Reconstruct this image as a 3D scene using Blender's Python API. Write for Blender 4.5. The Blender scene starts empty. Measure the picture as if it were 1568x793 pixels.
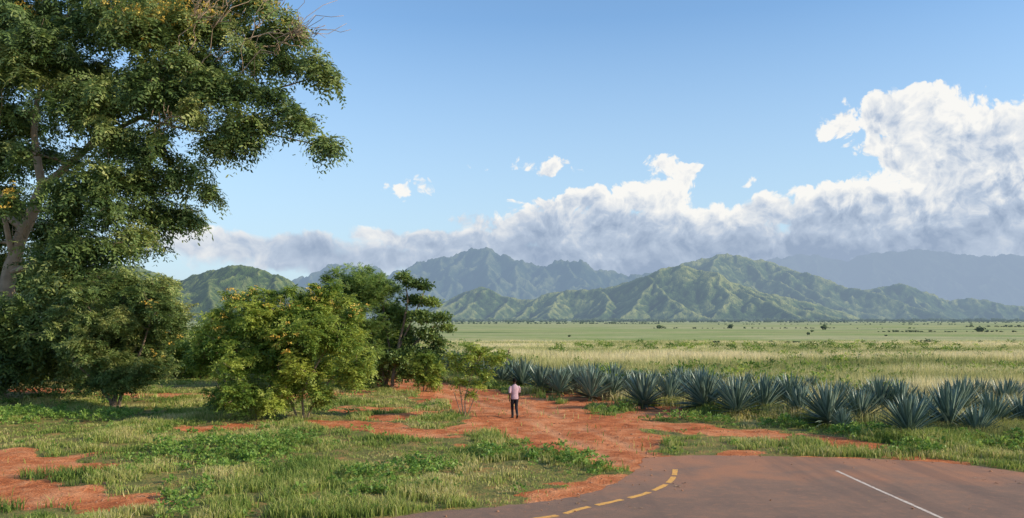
import bpy, math, numpy as np
from mathutils import Vector, Matrix
R = math.radians
scene = bpy.context.scene
rng = np.random.default_rng(7)
CAM_H = 4.2; F = 1300.0; HZ = 490.0

# ---------- survey helpers: photo measurement -> metres on the flat ground ----------
def gp(u, v):
    y = F*CAM_H/(v-HZ); return ((u-784)/F*y, y)
def at(u, v, y):
    return np.array([(u-784)/F*y, y, CAM_H-(v-HZ)/F*y])

# ---------- noise ----------
_lat = rng.random((256, 256))
def vnoise(x, y):
    xi = np.floor(x).astype(int); yi = np.floor(y).astype(int)
    fx = x-xi; fy = y-yi
    fx = fx*fx*(3-2*fx); fy = fy*fy*(3-2*fy)
    a = _lat[xi % 256, yi % 256]; b = _lat[(xi+1) % 256, yi % 256]
    c = _lat[xi % 256, (yi+1) % 256]; d = _lat[(xi+1) % 256, (yi+1) % 256]
    return (a*(1-fx)+b*fx)*(1-fy)+(c*(1-fx)+d*fx)*fy
def fbm(x, y, o=4, g=0.5):
    s = 0; a = 1; t = 0
    for i in range(o):
        s = s+a*vnoise(x*2**i+17.3*i, y*2**i+9.1*i); t += a; a *= g
    return s/t
def sstep(a, b, x):
    t = np.clip((x-a)/(b-a), 0, 1); return t*t*(3-2*t)

# ---------- mesh helpers ----------
def mk_mesh(name, V, faces_list, attrs=None, smooth=False, mats=(), matidx=None):
    me = bpy.data.meshes.new(name)
    V = np.asarray(V, dtype=np.float32)
    me.vertices.add(len(V)); me.vertices.foreach_set('co', V.ravel())
    loops = np.concatenate([f.ravel() for f in faces_list]).astype(np.int32)
    tot = np.concatenate([np.full(len(f), f.shape[1]) for f in faces_list]).astype(np.int32)
    start = np.concatenate([[0], np.cumsum(tot)[:-1]]).astype(np.int32)
    me.loops.add(len(loops)); me.loops.foreach_set('vertex_index', loops)
    me.polygons.add(len(tot)); me.polygons.foreach_set('loop_start', start)
    me.polygons.foreach_set('use_smooth', np.full(len(tot), bool(smooth)))
    for m in mats: me.materials.append(m)
    if attrs:
        for k, a in attrs.items():
            at_ = me.attributes.new(k, 'FLOAT', 'POINT'); at_.data.foreach_set('value', np.asarray(a, dtype=np.float32))
    me.update(calc_edges=True)
    return me
def mk_obj(name, me, parent=None, loc=None):
    o = bpy.data.objects.new(name, me); scene.collection.objects.link(o)
    if parent: o.parent = parent
    if loc is not None: o.location = loc
    return o
def empty(name, loc=(0, 0, 0)):
    o = bpy.data.objects.new(name, None); scene.collection.objects.link(o); o.location = loc
    o.empty_display_size = 0.3
    return o

# ---------- material helpers ----------
def new_mat(name):
    m = bpy.data.materials.new(name); m.use_nodes = True
    nt = m.node_tree; nt.nodes.clear(); return m, nt
class NB:
    def __init__(s, nt): s.nt = nt
    def n(s, t, **kw):
        nd = s.nt.nodes.new(t)
        for k, v in kw.items(): setattr(nd, k, v)
        return nd
    def l(s, a, b): s.nt.links.new(a, b)
    def val(s, sock, x):
        if isinstance(x, bpy.types.NodeSocket): s.l(x, sock)
        else: sock.default_value = x
    def math(s, op, a, b=None, c=None, clamp=False):
        nd = s.n('ShaderNodeMath', operation=op); nd.use_clamp = clamp
        s.val(nd.inputs[0], a)
        if b is not None: s.val(nd.inputs[1], b)
        if c is not None: s.val(nd.inputs[2], c)
        return nd.outputs[0]
    def vm(s, op, a, b=None, out=0):
        nd = s.n('ShaderNodeVectorMath', operation=op)
        s.val(nd.inputs[0], a)
        if b is not None: s.val(nd.inputs[1], b)
        return nd.outputs[out]
    def noise(s, vec, scale, detail=4, rough=0.55, dist=0.0, dim='3D'):
        nd = s.n('ShaderNodeTexNoise'); nd.noise_dimensions = dim; s.l(vec, nd.inputs['Vector'])
        nd.inputs['Scale'].default_value = scale; nd.inputs['Detail'].default_value = detail
        nd.inputs['Roughness'].default_value = rough; nd.inputs['Distortion'].default_value = dist
        return nd.outputs['Fac']
    def mapr(s, x, a, b, c=0.0, d=1.0, smooth=True):
        nd = s.n('ShaderNodeMapRange'); nd.interpolation_type = 'SMOOTHSTEP' if smooth else 'LINEAR'
        s.val(nd.inputs[0], x); s.val(nd.inputs[1], a); s.val(nd.inputs[2], b)
        nd.inputs[3].default_value = c; nd.inputs[4].default_value = d
        return nd.outputs[0]
    def mix(s, f, a, b):
        nd = s.n('ShaderNodeMix', data_type='RGBA')
        s.val(nd.inputs[0], f)
        for k, x in ((6, a), (7, b)):
            if isinstance(x, bpy.types.NodeSocket): s.l(x, nd.inputs[k])
            else: nd.inputs[k].default_value = (*x, 1)
        return nd.outputs[2]
    def ramp(s, f, stops):
        nd = s.n('ShaderNodeValToRGB'); s.l(f, nd.inputs[0])
        el = nd.color_ramp.elements
        while len(el) < len(stops): el.new(0.5)
        for e, (p, c) in zip(el, stops): e.position = p; e.color = (*c, 1)
        return nd.outputs[0]
    def attr(s, name): return s.n('ShaderNodeAttribute', attribute_name=name).outputs['Fac']
    def pos(s): return s.n('ShaderNodeNewGeometry').outputs['Position']
    def bump(s, h, strength=0.3, dist=0.05):
        nd = s.n('ShaderNodeBump'); s.l(h, nd.inputs['Height'])
        nd.inputs['Strength'].default_value = strength; nd.inputs['Distance'].default_value = dist
        return nd.outputs[0]
    def pbr(s, col, rough=0.8, spec=0.3, normal=None):
        nd = s.n('ShaderNodeBsdfPrincipled')
        if isinstance(col, bpy.types.NodeSocket): s.l(col, nd.inputs['Base Color'])
        else: nd.inputs['Base Color'].default_value = (*col, 1)
        s.val(nd.inputs['Roughness'], rough); nd.inputs['Specular IOR Level'].default_value = spec
        if normal is not None: s.l(normal, nd.inputs['Normal'])
        return nd.outputs[0]
    def out(s, sh):
        o = s.n('ShaderNodeOutputMaterial'); s.l(sh, o.inputs[0])
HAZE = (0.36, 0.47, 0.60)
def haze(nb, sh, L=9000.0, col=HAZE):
    """aerial perspective: haze painted into the material as emission, stronger with distance from origin"""
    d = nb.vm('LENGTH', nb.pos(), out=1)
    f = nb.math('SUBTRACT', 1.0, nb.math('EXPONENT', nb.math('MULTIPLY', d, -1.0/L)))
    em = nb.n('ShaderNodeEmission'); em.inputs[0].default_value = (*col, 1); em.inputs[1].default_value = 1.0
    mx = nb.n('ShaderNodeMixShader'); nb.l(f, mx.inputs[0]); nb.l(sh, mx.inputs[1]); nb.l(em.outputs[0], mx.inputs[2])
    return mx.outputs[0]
def leaf_mat(name, stops, trans=0.3, rough=0.5, hz=None, spec=0.35):
    m, nt = new_mat(name); nb = NB(nt)
    c = nb.ramp(nb.attr('tint'), stops)
    p = nb.pbr(c, rough, spec)
    t = nb.n('ShaderNodeBsdfTranslucent')
    hs = nb.n('ShaderNodeHueSaturation'); hs.inputs['Value'].default_value = 1.5; hs.inputs['Hue'].default_value = 0.485
    nb.l(c, hs.inputs['Color']); nb.l(hs.outputs[0], t.inputs[0])
    mx = nb.n('ShaderNodeMixShader'); mx.inputs[0].default_value = trans
    nb.l(p, mx.inputs[1]); nb.l(t.outputs[0], mx.inputs[2])
    sh = mx.outputs[0]
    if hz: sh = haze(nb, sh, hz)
    nb.out(sh); return m
def simple_mat(name, col, rough=0.8, spec=0.3, var=0.25, scale=8.0):
    m, nt = new_mat(name); nb = NB(nt)
    tc = nb.n('ShaderNodeTexCoord').outputs['Object']
    f = nb.noise(tc, scale, 5)
    c = nb.mix(f, tuple(x*(1-var) for x in col), tuple(min(1, x*(1+var)) for x in col))
    nb.out(nb.pbr(c, rough, spec, nb.bump(f, 0.3, 0.02))); return m

# =====================================================================
# CAMERA
# =====================================================================
cam = bpy.data.cameras.new('camera'); co = bpy.data.objects.new('camera', cam)
scene.collection.objects.link(co); scene.camera = co
co.location = (0, 0, CAM_H); co.rotation_euler = (R(90), 0, 0)
cam.sensor_width = 36; cam.lens = 36*F/1568; cam.shift_y = (HZ-396.5)/1568
cam.clip_end = 60000; cam.clip_start = 0.1

# =====================================================================
# SUN + SKY
# =====================================================================
SUN_AZ = R(106); SUN_EL = R(23)
s = Vector((math.cos(SUN_EL)*math.sin(SUN_AZ), math.cos(SUN_EL)*math.cos(SUN_AZ), math.sin(SUN_EL)))
sl = bpy.data.lights.new('sun', 'SUN'); sl.energy = 5.0; sl.angle = R(0.5); sl.color = (1, 0.88, 0.67)
so = bpy.data.objects.new('sun', sl); scene.collection.objects.link(so)
so.rotation_euler = s.to_track_quat('Z', 'Y').to_euler()

w = bpy.data.worlds.new('World'); scene.world = w; w.use_nodes = True
wt = w.node_tree; wt.nodes.clear(); nb = NB(wt)
sky = nb.n('ShaderNodeTexSky', sky_type='NISHITA'); sky.sun_disc = False
sky.sun_elevation = SUN_EL; sky.sun_rotation = SUN_AZ
sky.altitude = 400; sky.air_density = 1.0; sky.dust_density = 0.6; sky.ozone_density = 1.6
D = nb.n('ShaderNodeTexCoord').outputs['Generated']
sx = nb.n('ShaderNodeSeparateXYZ'); nb.l(D, sx.inputs[0])
az = nb.math('ARCTAN2', sx.outputs[0], sx.outputs[1])
el = nb.math('ARCSINE', sx.outputs[2])
cx = nb.n('ShaderNodeCombineXYZ'); nb.l(az, cx.inputs[0]); nb.l(el, cx.inputs[1])
P = cx.outputs[0]
# cloud masses: (bearing, height) measured in the sky, converted to azimuth/elevation
CL = [(1283,190,44,32,1.1),(1345,178,66,44,1.2),(1420,160,58,38,1.2),(1455,200,110,58,1.3),(1545,195,80,46,1.3),
      (1400,235,105,50,1.3),(1510,265,170,80,1.5),(1610,290,170,120,1.5),(1345,268,60,40,1.0),
      (1235,298,45,22,1.0),(1180,326,120,32,1.2),(1330,322,170,50,1.5),(1450,345,220,70,1.6),
      (1030,270,58,32,1.1),(1000,300,90,34,1.2),(890,308,70,28,1.1),(830,320,60,24,1.0),(900,350,200,40,1.4),
      (1080,350,150,42,1.4),(725,338,50,22,1.0),(700,370,150,26,1.3),(575,360,56,15,1.0),
      (400,378,240,26,1.2),(300,366,120,26,1.0),(842,250,62,22,0.95),(620,291,46,18,0.72),(718,259,40,10,0.45),(1150,275,28,16,0.58),(965,258,30,10,.5),
      (1150,400,640,52,1.7),(560,398,300,26,1.2)]
wv = nb.n('ShaderNodeTexNoise'); wv.noise_dimensions = '2D'; nb.l(P, wv.inputs['Vector']); wv.inputs['Scale'].default_value = 18; wv.inputs['Detail'].default_value = 5
warp = nb.vm('MULTIPLY', nb.vm('SUBTRACT', wv.outputs['Color'], (0.5, 0.5, 0.5)), (0.036, 0.024, 0.0))
PW = nb.vm('ADD', P, warp)
acc = None
for (u, v, ru, rv, wgt) in CL:
    a = math.atan((u-784)/F); e = math.atan((HZ-v)/F*math.cos(a))
    ra = ru/F*math.cos(a)**2; re = rv/F*math.cos(a)
    d = nb.vm('MULTIPLY', nb.vm('SUBTRACT', PW, (a, e, 0)), (1/ra, 1/re, 0))
    q = nb.vm('DOT_PRODUCT', d, d, out=1)
    b = nb.math('MULTIPLY_ADD', q, -0.62*wgt, wgt)
    if acc is None: acc = b
    else:
        nd = nb.n('ShaderNodeMath', operation='SMOOTH_MAX'); nb.l(acc, nd.inputs[0]); nb.l(b, nd.inputs[1]); nd.inputs[2].default_value = 0.2
        acc = nd.outputs[0]
def billow(vec):
    v1 = nb.n('ShaderNodeTexVoronoi'); v1.voronoi_dimensions = '2D'; v1.feature = 'F1'; nb.l(vec, v1.inputs['Vector'])
    v1.inputs['Scale'].default_value = 36
    v1.inputs['Detail'].default_value = 3.0; v1.inputs['Roughness'].default_value = 0.55; v1.inputs['Lacunarity'].default_value = 2.2
    n2 = nb.noise(vec, 22, 7, 0.60, dim='2D')
    a = nb.math('MULTIPLY', nb.math('SUBTRACT', 0.5, v1.outputs['Distance']), 1.0)
    return nb.math('ADD', a, nb.math('MULTIPLY', nb.math('SUBTRACT', n2, 0.5), 1.6))
B0 = billow(PW)
B1 = billow(nb.vm('ADD', PW, (0.004, 0.010, 0)))
low = nb.mapr(el, math.atan(95/F), math.atan(195/F))      # 0 at cloud base, 1 high
dens = nb.math('ADD', acc, nb.math('MULTIPLY', B0, nb.math('MULTIPLY_ADD', low, 0.38, 0.26)))
dens = nb.math('SUBTRACT', dens, 0.37)
alpha = nb.mapr(dens, 0.0, nb.math('MULTIPLY_ADD', low, -0.26, 0.5))
rel = nb.math('SUBTRACT', B0, B1)
lit = nb.math('ADD', nb.math('MULTIPLY_ADD', low, 0.46, 0.15), nb.math('MULTIPLY', rel, nb.math('MULTIPLY_ADD', low, 0.42, 0.22)))
big = nb.noise(PW, 10, 4, 0.55, dim='2D')
lit = nb.math('ADD', lit, nb.math('MULTIPLY', nb.math('SUBTRACT', big, 0.5), 1.1))
lit = nb.math('ADD', lit, nb.mapr(az, -0.05, -0.25, 0.0, 0.22))
edge = nb.mapr(dens, 0.15, 0.8, 0.32, 0.0)
lit = nb.math('ADD', lit, nb.math('MULTIPLY', edge, nb.math('MULTIPLY_ADD', low, 0.9, 0.4)), clamp=True)
ccol = nb.ramp(lit, [(0.0, (2.6, 3.3, 4.5)), (0.35, (4.0, 4.7, 5.8)), (0.65, (6.1, 6.4, 6.8)), (1.0, (8.1, 7.95, 7.6))])
skyg = nb.vm('MULTIPLY', sky.outputs[0], (1.42, 1.68, 1.84))
hzlow = nb.mapr(el, 0.02, 0.34, 0.90, 0.0, smooth=False)
skyc = nb.mix(hzlow, skyg, (4.5, 5.7, 6.8))
colr = nb.mix(nb.math('MULTIPLY', alpha, 0.96), skyc, ccol)
bg = nb.n('ShaderNodeBackground'); nb.l(colr, bg.inputs[0]); bg.inputs[1].default_value = 0.12
wo = nb.n('ShaderNodeOutputWorld'); nb.l(bg.outputs[0], wo.inputs[0])
try:
    w.cycles.sampling_method = 'MANUAL'; w.cycles.sample_map_resolution = 256
except Exception: pass

scene.view_settings.view_transform = 'Standard'; scene.view_settings.look = 'None'; scene.view_settings.exposure = 0

# =====================================================================
# LAYOUT (metres)
# =====================================================================
road_edge_px = [(985,701),(984,706),(979,716),(965,727),(950,736),(920,750),(885,760),(840,767),(760,776),(690,781),(640,786),(600,793)]
edge = [gp(*p) for p in road_edge_px] + [(-4.5,17.6),(-9,17.1),(-16,16.6),(-40,16.2)]
top = [gp(*p) for p in [(1660,740),(1568,724),(1500,714),(1440,708),(1350,703),(1250,700),(1150,698),(1060,697)]]
poly = [(60,14.0),(30,20.0)] + top + edge + [(-40,-15),(60,-15)]
def resample(pts, step, jit, seed):
    r = np.random.default_rng(seed); out = []
    for (a, b) in zip(pts[:-1], pts[1:]):
        a = np.array(a); b = np.array(b); L = np.linalg.norm(b-a); n = max(1, int(L/step))
        for i in range(n):
            q = a+(b-a)*i/n
            out.append(q+r.normal(0, jit, 2))
    out.append(np.array(pts[-1])); return out
border = resample(top+edge, 0.16, 0.035, 3)
road_poly = [np.array((60, 14.0)), np.array((30, 20.0))]+border+[np.array((-40., -15.)), np.array((60., -15.))]
RP = np.array(poly)
def seg_dist(x, y, A, B):
    dx, dy = B[0]-A[0], B[1]-A[1]; L2 = dx*dx+dy*dy+1e-9
    t = np.clip(((x-A[0])*dx+(y-A[1])*dy)/L2, 0, 1)
    return np.hypot(x-A[0]-t*dx, y-A[1]-t*dy), t
def in_poly(x, y, P_):
    c = np.zeros(np.shape(x), bool); n = len(P_)
    for i in range(n):
        x1, y1 = P_[i]; x2, y2 = P_[(i+1) % n]
        if y1 == y2: continue
        k = ((y1 > y) != (y2 > y)) & (x < (x2-x1)*(y-y1)/(y2-y1)+x1); c ^= k
    return c
def road_dist(x, y):
    d = np.full(np.shape(x), 1e9)
    for i in range(len(RP)):
        d = np.minimum(d, seg_dist(x, y, RP[i], RP[(i+1) % len(RP)])[0])
    return np.where(in_poly(x, y, RP), -d, d)
paths = [ # (u,v,width m)
    [(965,704,2.6),(930,684,4.2),(865,662,6.6),(835,642,6.8),(795,625,6.6),(740,610,5.4),(685,599,5.6),(625,587,5.6),(560,572,6)],
    [(900,648,3.6),(1000,652,3.0),(1100,656,2.6),(1200,667,2.2),(1310,684,1.7)],
    [(830,640,2.5),(760,655,2.8),(690,662,2.4),(640,664,2.2),(560,655,2.0)],
    [(-60,704,4.4),(40,709,4.2),(120,714,2.6)],
    [(-80,754,2.8),(60,757,1.8),(170,769,1.2),(250,773,0.9)],
    [(740,684,0.9),(800,686,0.9)],[(590,640,1.8),(660,632,2.2)],[(480,646,1.6),(530,652,1.6)],
    [(320,655,1.4),(370,652,1.4)],[(180,606,2.6),(290,608,2.6)],[(20,598,2.6),(110,600,2.6)],[(540,628,1.8),(620,625,2)],
    [(430,610,2.6),(560,600,3)],[(860,605,2.8),(960,622,2.6),(1040,636,2.2)]]
def dirt(x, y):
    """1 = bare red earth"""
    d = np.full(np.shape(x), 1e9)
    for p in paths:
        for a, b in zip(p[:-1], p[1:]):
            dd, t = seg_dist(x, y, gp(a[0], a[1]), gp(b[0], b[1]))
            d = np.minimum(d, dd-(a[2]+(b[2]-a[2])*t)/2)
    ds = np.full(np.shape(x), 1e9)
    for a, b in zip(edge[:7], edge[1:8]):
        ds = np.minimum(ds, seg_dist(x, y, a, b)[0])
    d = np.minimum(d, ds-0.55)
    ds2 = np.full(np.shape(x), 1e9)
    tt = top[2:]
    for a, b in zip(tt[:-1], tt[1:]): ds2 = np.minimum(ds2, seg_dist(x, y, a, b)[0])
    d = np.minimum(d, ds2-0.12)
    n = fbm(x*0.55, y*0.55, 5, 0.6)
    d = d+(n-0.5)*3.4
    return 1-sstep(-0.25, 0.45, d)
def ruts(x, y):
    d = np.full(np.shape(x), 1e9)
    cl = [(1010,712),(965,700),(925,680),(875,660),(835,643),(795,626),(742,611),(685,600),(625,588),(560,572)]
    for a, b in zip(cl[:-1], cl[1:]): d = np.minimum(d, seg_dist(x, y, gp(*a), gp(*b))[0])
    w_ = (fbm(x*0.4+60, y*0.4, 3)-0.5)*0.7
    r1 = np.exp(-((d+w_-0.8)/0.24)**2)
    return r1*sstep(0.3, 0.55, fbm(x*0.9+8, y*0.9+80, 3))
def gz(x, y):
    k = sstep(0.2, 2.5, road_dist(x, y))*sstep(400, 80, y)
    return k*((fbm(x*0.22+5, y*0.22, 3)-0.5)*0.35+(fbm(x*1.1, y*1.1, 3)-0.5)*0.17)*(1-0.3*dirt(x, y))

# =====================================================================
# GROUND
# =====================================================================
def axis(lo, hi, step, far_lo, far_hi, g=1.12):
    a = list(np.arange(lo, hi+1e-6, step)); st = step
    p = a[-1]; up = []
    while p < far_hi: st *= g; p += st; up.append(p)
    st = step; p = a[0]; dn = []
    while p > far_lo: st *= g; p -= st; dn.append(p)
    return np.array(dn[::-1]+a+up)
xs = axis(-24, 20, 0.18, -20000, 20000); ys = axis(16, 62, 0.18, -60, 24000)
X, Y = np.meshgrid(xs, ys); x = X.ravel(); y = Y.ravel()
near = (np.abs(x) < 120) & (y < 200) & (y > -30)
z = np.zeros(len(x)); dm = np.zeros(len(x)); rt = np.zeros(len(x))
rt[near] = ruts(x[near], y[near])
z[near] = gz(x[near], y[near]); dm[near] = dirt(x[near], y[near])*sstep(90, 70, y[near])
z -= rt*0.04*(z != 0)
nx, ny = len(xs), len(ys)
idx = np.arange(nx*ny).reshape(ny, nx)
q = np.stack([idx[:-1, :-1], idx[:-1, 1:], idx[1:, 1:], idx[1:, :-1]], -1).reshape(-1, 4)
m_ground, nt = new_mat('ground_earth_and_grass'); nb = NB(nt)
p = nb.pos()
n1 = nb.noise(p, 1.6, 6, 0.65); n2 = nb.noise(p, 14, 4, 0.6); n0 = nb.noise(p, 0.4, 3, 0.5)
sf = nb.math('ADD', nb.math('ADD', nb.math('MULTIPLY', n1, 0.4), nb.math('MULTIPLY', n0, 0.35)), nb.math('MULTIPLY', n2, 0.25))
soil = nb.ramp(sf, [(0.36, (0.29, 0.078, 0.028)), (0.48, (0.56, 0.170, 0.060)), (0.6, (0.72, 0.30, 0.135))])
soil = nb.mix(nb.math('MULTIPLY', nb.attr('rut'), 0.65), soil, (0.74, 0.36, 0.18))
gr = nb.ramp(nb.math('ADD', nb.math('MULTIPLY', n1, 0.5), nb.math('MULTIPLY', n2, 0.5)),
             [(0.3, (0.08, 0.095, 0.024)), (0.5, (0.21, 0.20, 0.06)), (0.64, (0.44, 0.22, 0.085))])
f = nb.math('ADD', nb.attr('dirt'), nb.math('MULTIPLY', nb.math('SUBTRACT', n1, 0.5), 1.4))
f = nb.mapr(f, 0.33, 0.58)
nearc = nb.mix(f, gr, soil)
# plain beyond: long bands of crops and grassland
bandv = nb.vm('MULTIPLY', p, (0.0014, 0.0075, 0))
nA = nb.noise(bandv, 1.0, 5, 0.62)
bandv2 = nb.vm('MULTIPLY', p, (0.0004, 0.0018, 0)); nB = nb.noise(bandv2, 1.0, 4, 0.6)
nC = nb.noise(p, 0.03, 5, 0.7)
mixn = nb.math('ADD', nb.math('MULTIPLY', nA, 0.5), nb.math('ADD', nb.math('MULTIPLY', nB, 0.38), nb.math('MULTIPLY', nC, 0.12)))
mixn = nb.math('MULTIPLY_ADD', nb.math('SUBTRACT', mixn, 0.5), 2.4, 0.5)
farc = nb.ramp(mixn, [(0.18, (0.06, 0.09, 0.03)), (0.32, (0.19, 0.25, 0.07)), (0.42, (0.46, 0.42, 0.18)), (0.50, (0.27, 0.33, 0.095)), (0.58, (0.50, 0.45, 0.22)), (0.68, (0.16, 0.23, 0.06)), (0.80, (0.42, 0.39, 0.17))])
sp = nb.n('ShaderNodeSeparateXYZ'); nb.l(p, sp.inputs[0])
ff = nb.mapr(sp.outputs[1], 62, 100)
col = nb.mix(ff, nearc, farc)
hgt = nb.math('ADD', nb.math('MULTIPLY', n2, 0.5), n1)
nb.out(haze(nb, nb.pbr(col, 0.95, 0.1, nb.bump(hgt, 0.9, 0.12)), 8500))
mk_obj('ground', mk_mesh('ground', np.stack([x, y, z], 1), [q], {'dirt': dm, 'rut': rt}, True, [m_ground]))

# =====================================================================
# ROAD
# =====================================================================
m_road, nt = new_mat('dusty_asphalt'); nb = NB(nt)
p = nb.pos()
n1 = nb.noise(p, 0.55, 6, 0.65); n2 = nb.noise(p, 60, 3, 0.7); n3 = nb.noise(p, 4, 6, 0.7)
sp = nb.n('ShaderNodeSeparateXYZ'); nb.l(p, sp.inputs[0])
dusty = nb.math('ADD', nb.math('MULTIPLY', nb.mapr(sp.outputs[1], 18, 26.5), 0.32), n1)
c = nb.ramp(dusty, [(0.35, (0.22, 0.142, 0.10)), (0.6, (0.33, 0.19, 0.122)), (0.82, (0.52, 0.23, 0.118))])
c = nb.mix(nb.math('MULTIPLY', nb.mapr(n3, 0.48, 0.7), 0.6), c, (0.47, 0.23, 0.13))
c = nb.mix(nb.mapr(n2, 0.35, 0.65, 0, 0.4), c, (0.13, 0.09, 0.072))
stv = nb.vm('MULTIPLY', p, (1.1, 0.06, 0)); st_ = nb.noise(stv, 1.0, 4, 0.6)
c = nb.mix(nb.mapr(st_, 0.5, 0.68, 0, 0.4), c, (0.16, 0.105, 0.08))
nb.out(nb.pbr(c, 0.85, 0.2, nb.bump(n2, 0.6, 0.015)))
V = np.array([[a[0], a[1], 0.004] for a in road_poly])
me = bpy.data.meshes.new('road'); me.from_pydata([tuple(v) for v in V], [], [list(range(len(V)))[::-1]]); me.materials.append(m_road)
me.update()
if me.polygons[0].normal.z < 0: me.flip_normals()
mk_obj('asphalt_road', me)

def paint_mat(name, col, lo, hi):
    m, nt = new_mat(name); nb = NB(nt); p = nb.pos()
    n = nb.noise(p, 9, 6, 0.75); n2 = nb.noise(p, 45, 3, 0.7)
    wear = nb.mapr(nb.math('ADD', nb.math('MULTIPLY', n, 0.6), nb.math('MULTIPLY', n2, 0.4)), lo, hi)
    c = nb.mix(nb.math('MULTIPLY', wear, 0.85), col, (0.30, 0.175, 0.115))
    nb.out(nb.pbr(c, 0.7, 0.3)); return m
def strip(name, pts, wd, dash, mat):
    pts = [np.array(p) for p in pts]
    cl = []; 
    n = len(pts)
    for i in range(n-1):
        p0 = pts[max(i-1, 0)]; p1 = pts[i]; p2 = pts[i+1]; p3 = pts[min(i+2, n-1)]
        for t in np.linspace(0, 1, 14, endpoint=False):
            cl.append(0.5*((2*p1)+(-p0+p2)*t+(2*p0-5*p1+4*p2-p3)*t*t+(-p0+3*p1-3*p2+p3)*t**3))
    cl.append(pts[-1]); cl = np.array(cl)
    sd = np.concatenate([[0], np.cumsum(np.linalg.norm(np.diff(cl, axis=0), axis=1))])
    V = []; Fq = []; pos_ = 0.0
    on, off = dash if dash else (sd[-1], 1)
    while pos_ < sd[-1]-0.1:
        e = min(pos_+on, sd[-1]); ss = np.linspace(pos_, e, max(2, int((e-pos_)/0.12)+1))
        xx = np.interp(ss, sd, cl[:, 0]); yy = np.interp(ss, sd, cl[:, 1])
        tx = np.gradient(xx); ty = np.gradient(yy); L = np.hypot(tx, ty); nxn, nyn = -ty/L, tx/L
        b = len(V)
        for k in range(len(ss)):
            ww = wd/2*(1+rng.normal(0, 0.07))
            V.append((xx[k]+nxn[k]*ww, yy[k]+nyn[k]*ww, 0.008)); V.append((xx[k]-nxn[k]*ww, yy[k]-nyn[k]*ww, 0.008))
        for k in range(len(ss)-1): Fq.append((b+2*k, b+2*k+1, b+2*k+3, b+2*k+2))
        pos_ = e+off
    mk_obj(name, mk_mesh(name, np.array(V), [np.array(Fq)], None, False, [mat]))
strip('yellow_road_marking', [gp(1034,719), gp(1031,731), gp(1018,743), gp(985,757), gp(940,768), gp(890,779), gp(838,792), (-1.2,17.3), (-4,16.8), (-12,16.3)], 0.15, (0.9, 0.24), paint_mat('worn_yellow_paint', (0.90, 0.44, 0.09), 0.50, 0.62))
strip('white_road_marking', [gp(1281,721), (9.05, 21), (9.1, 18), (9.1, 10), (9.1, 0)], 0.09, None, paint_mat('worn_white_paint', (0.78, 0.63, 0.50), 0.47, 0.62))

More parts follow.
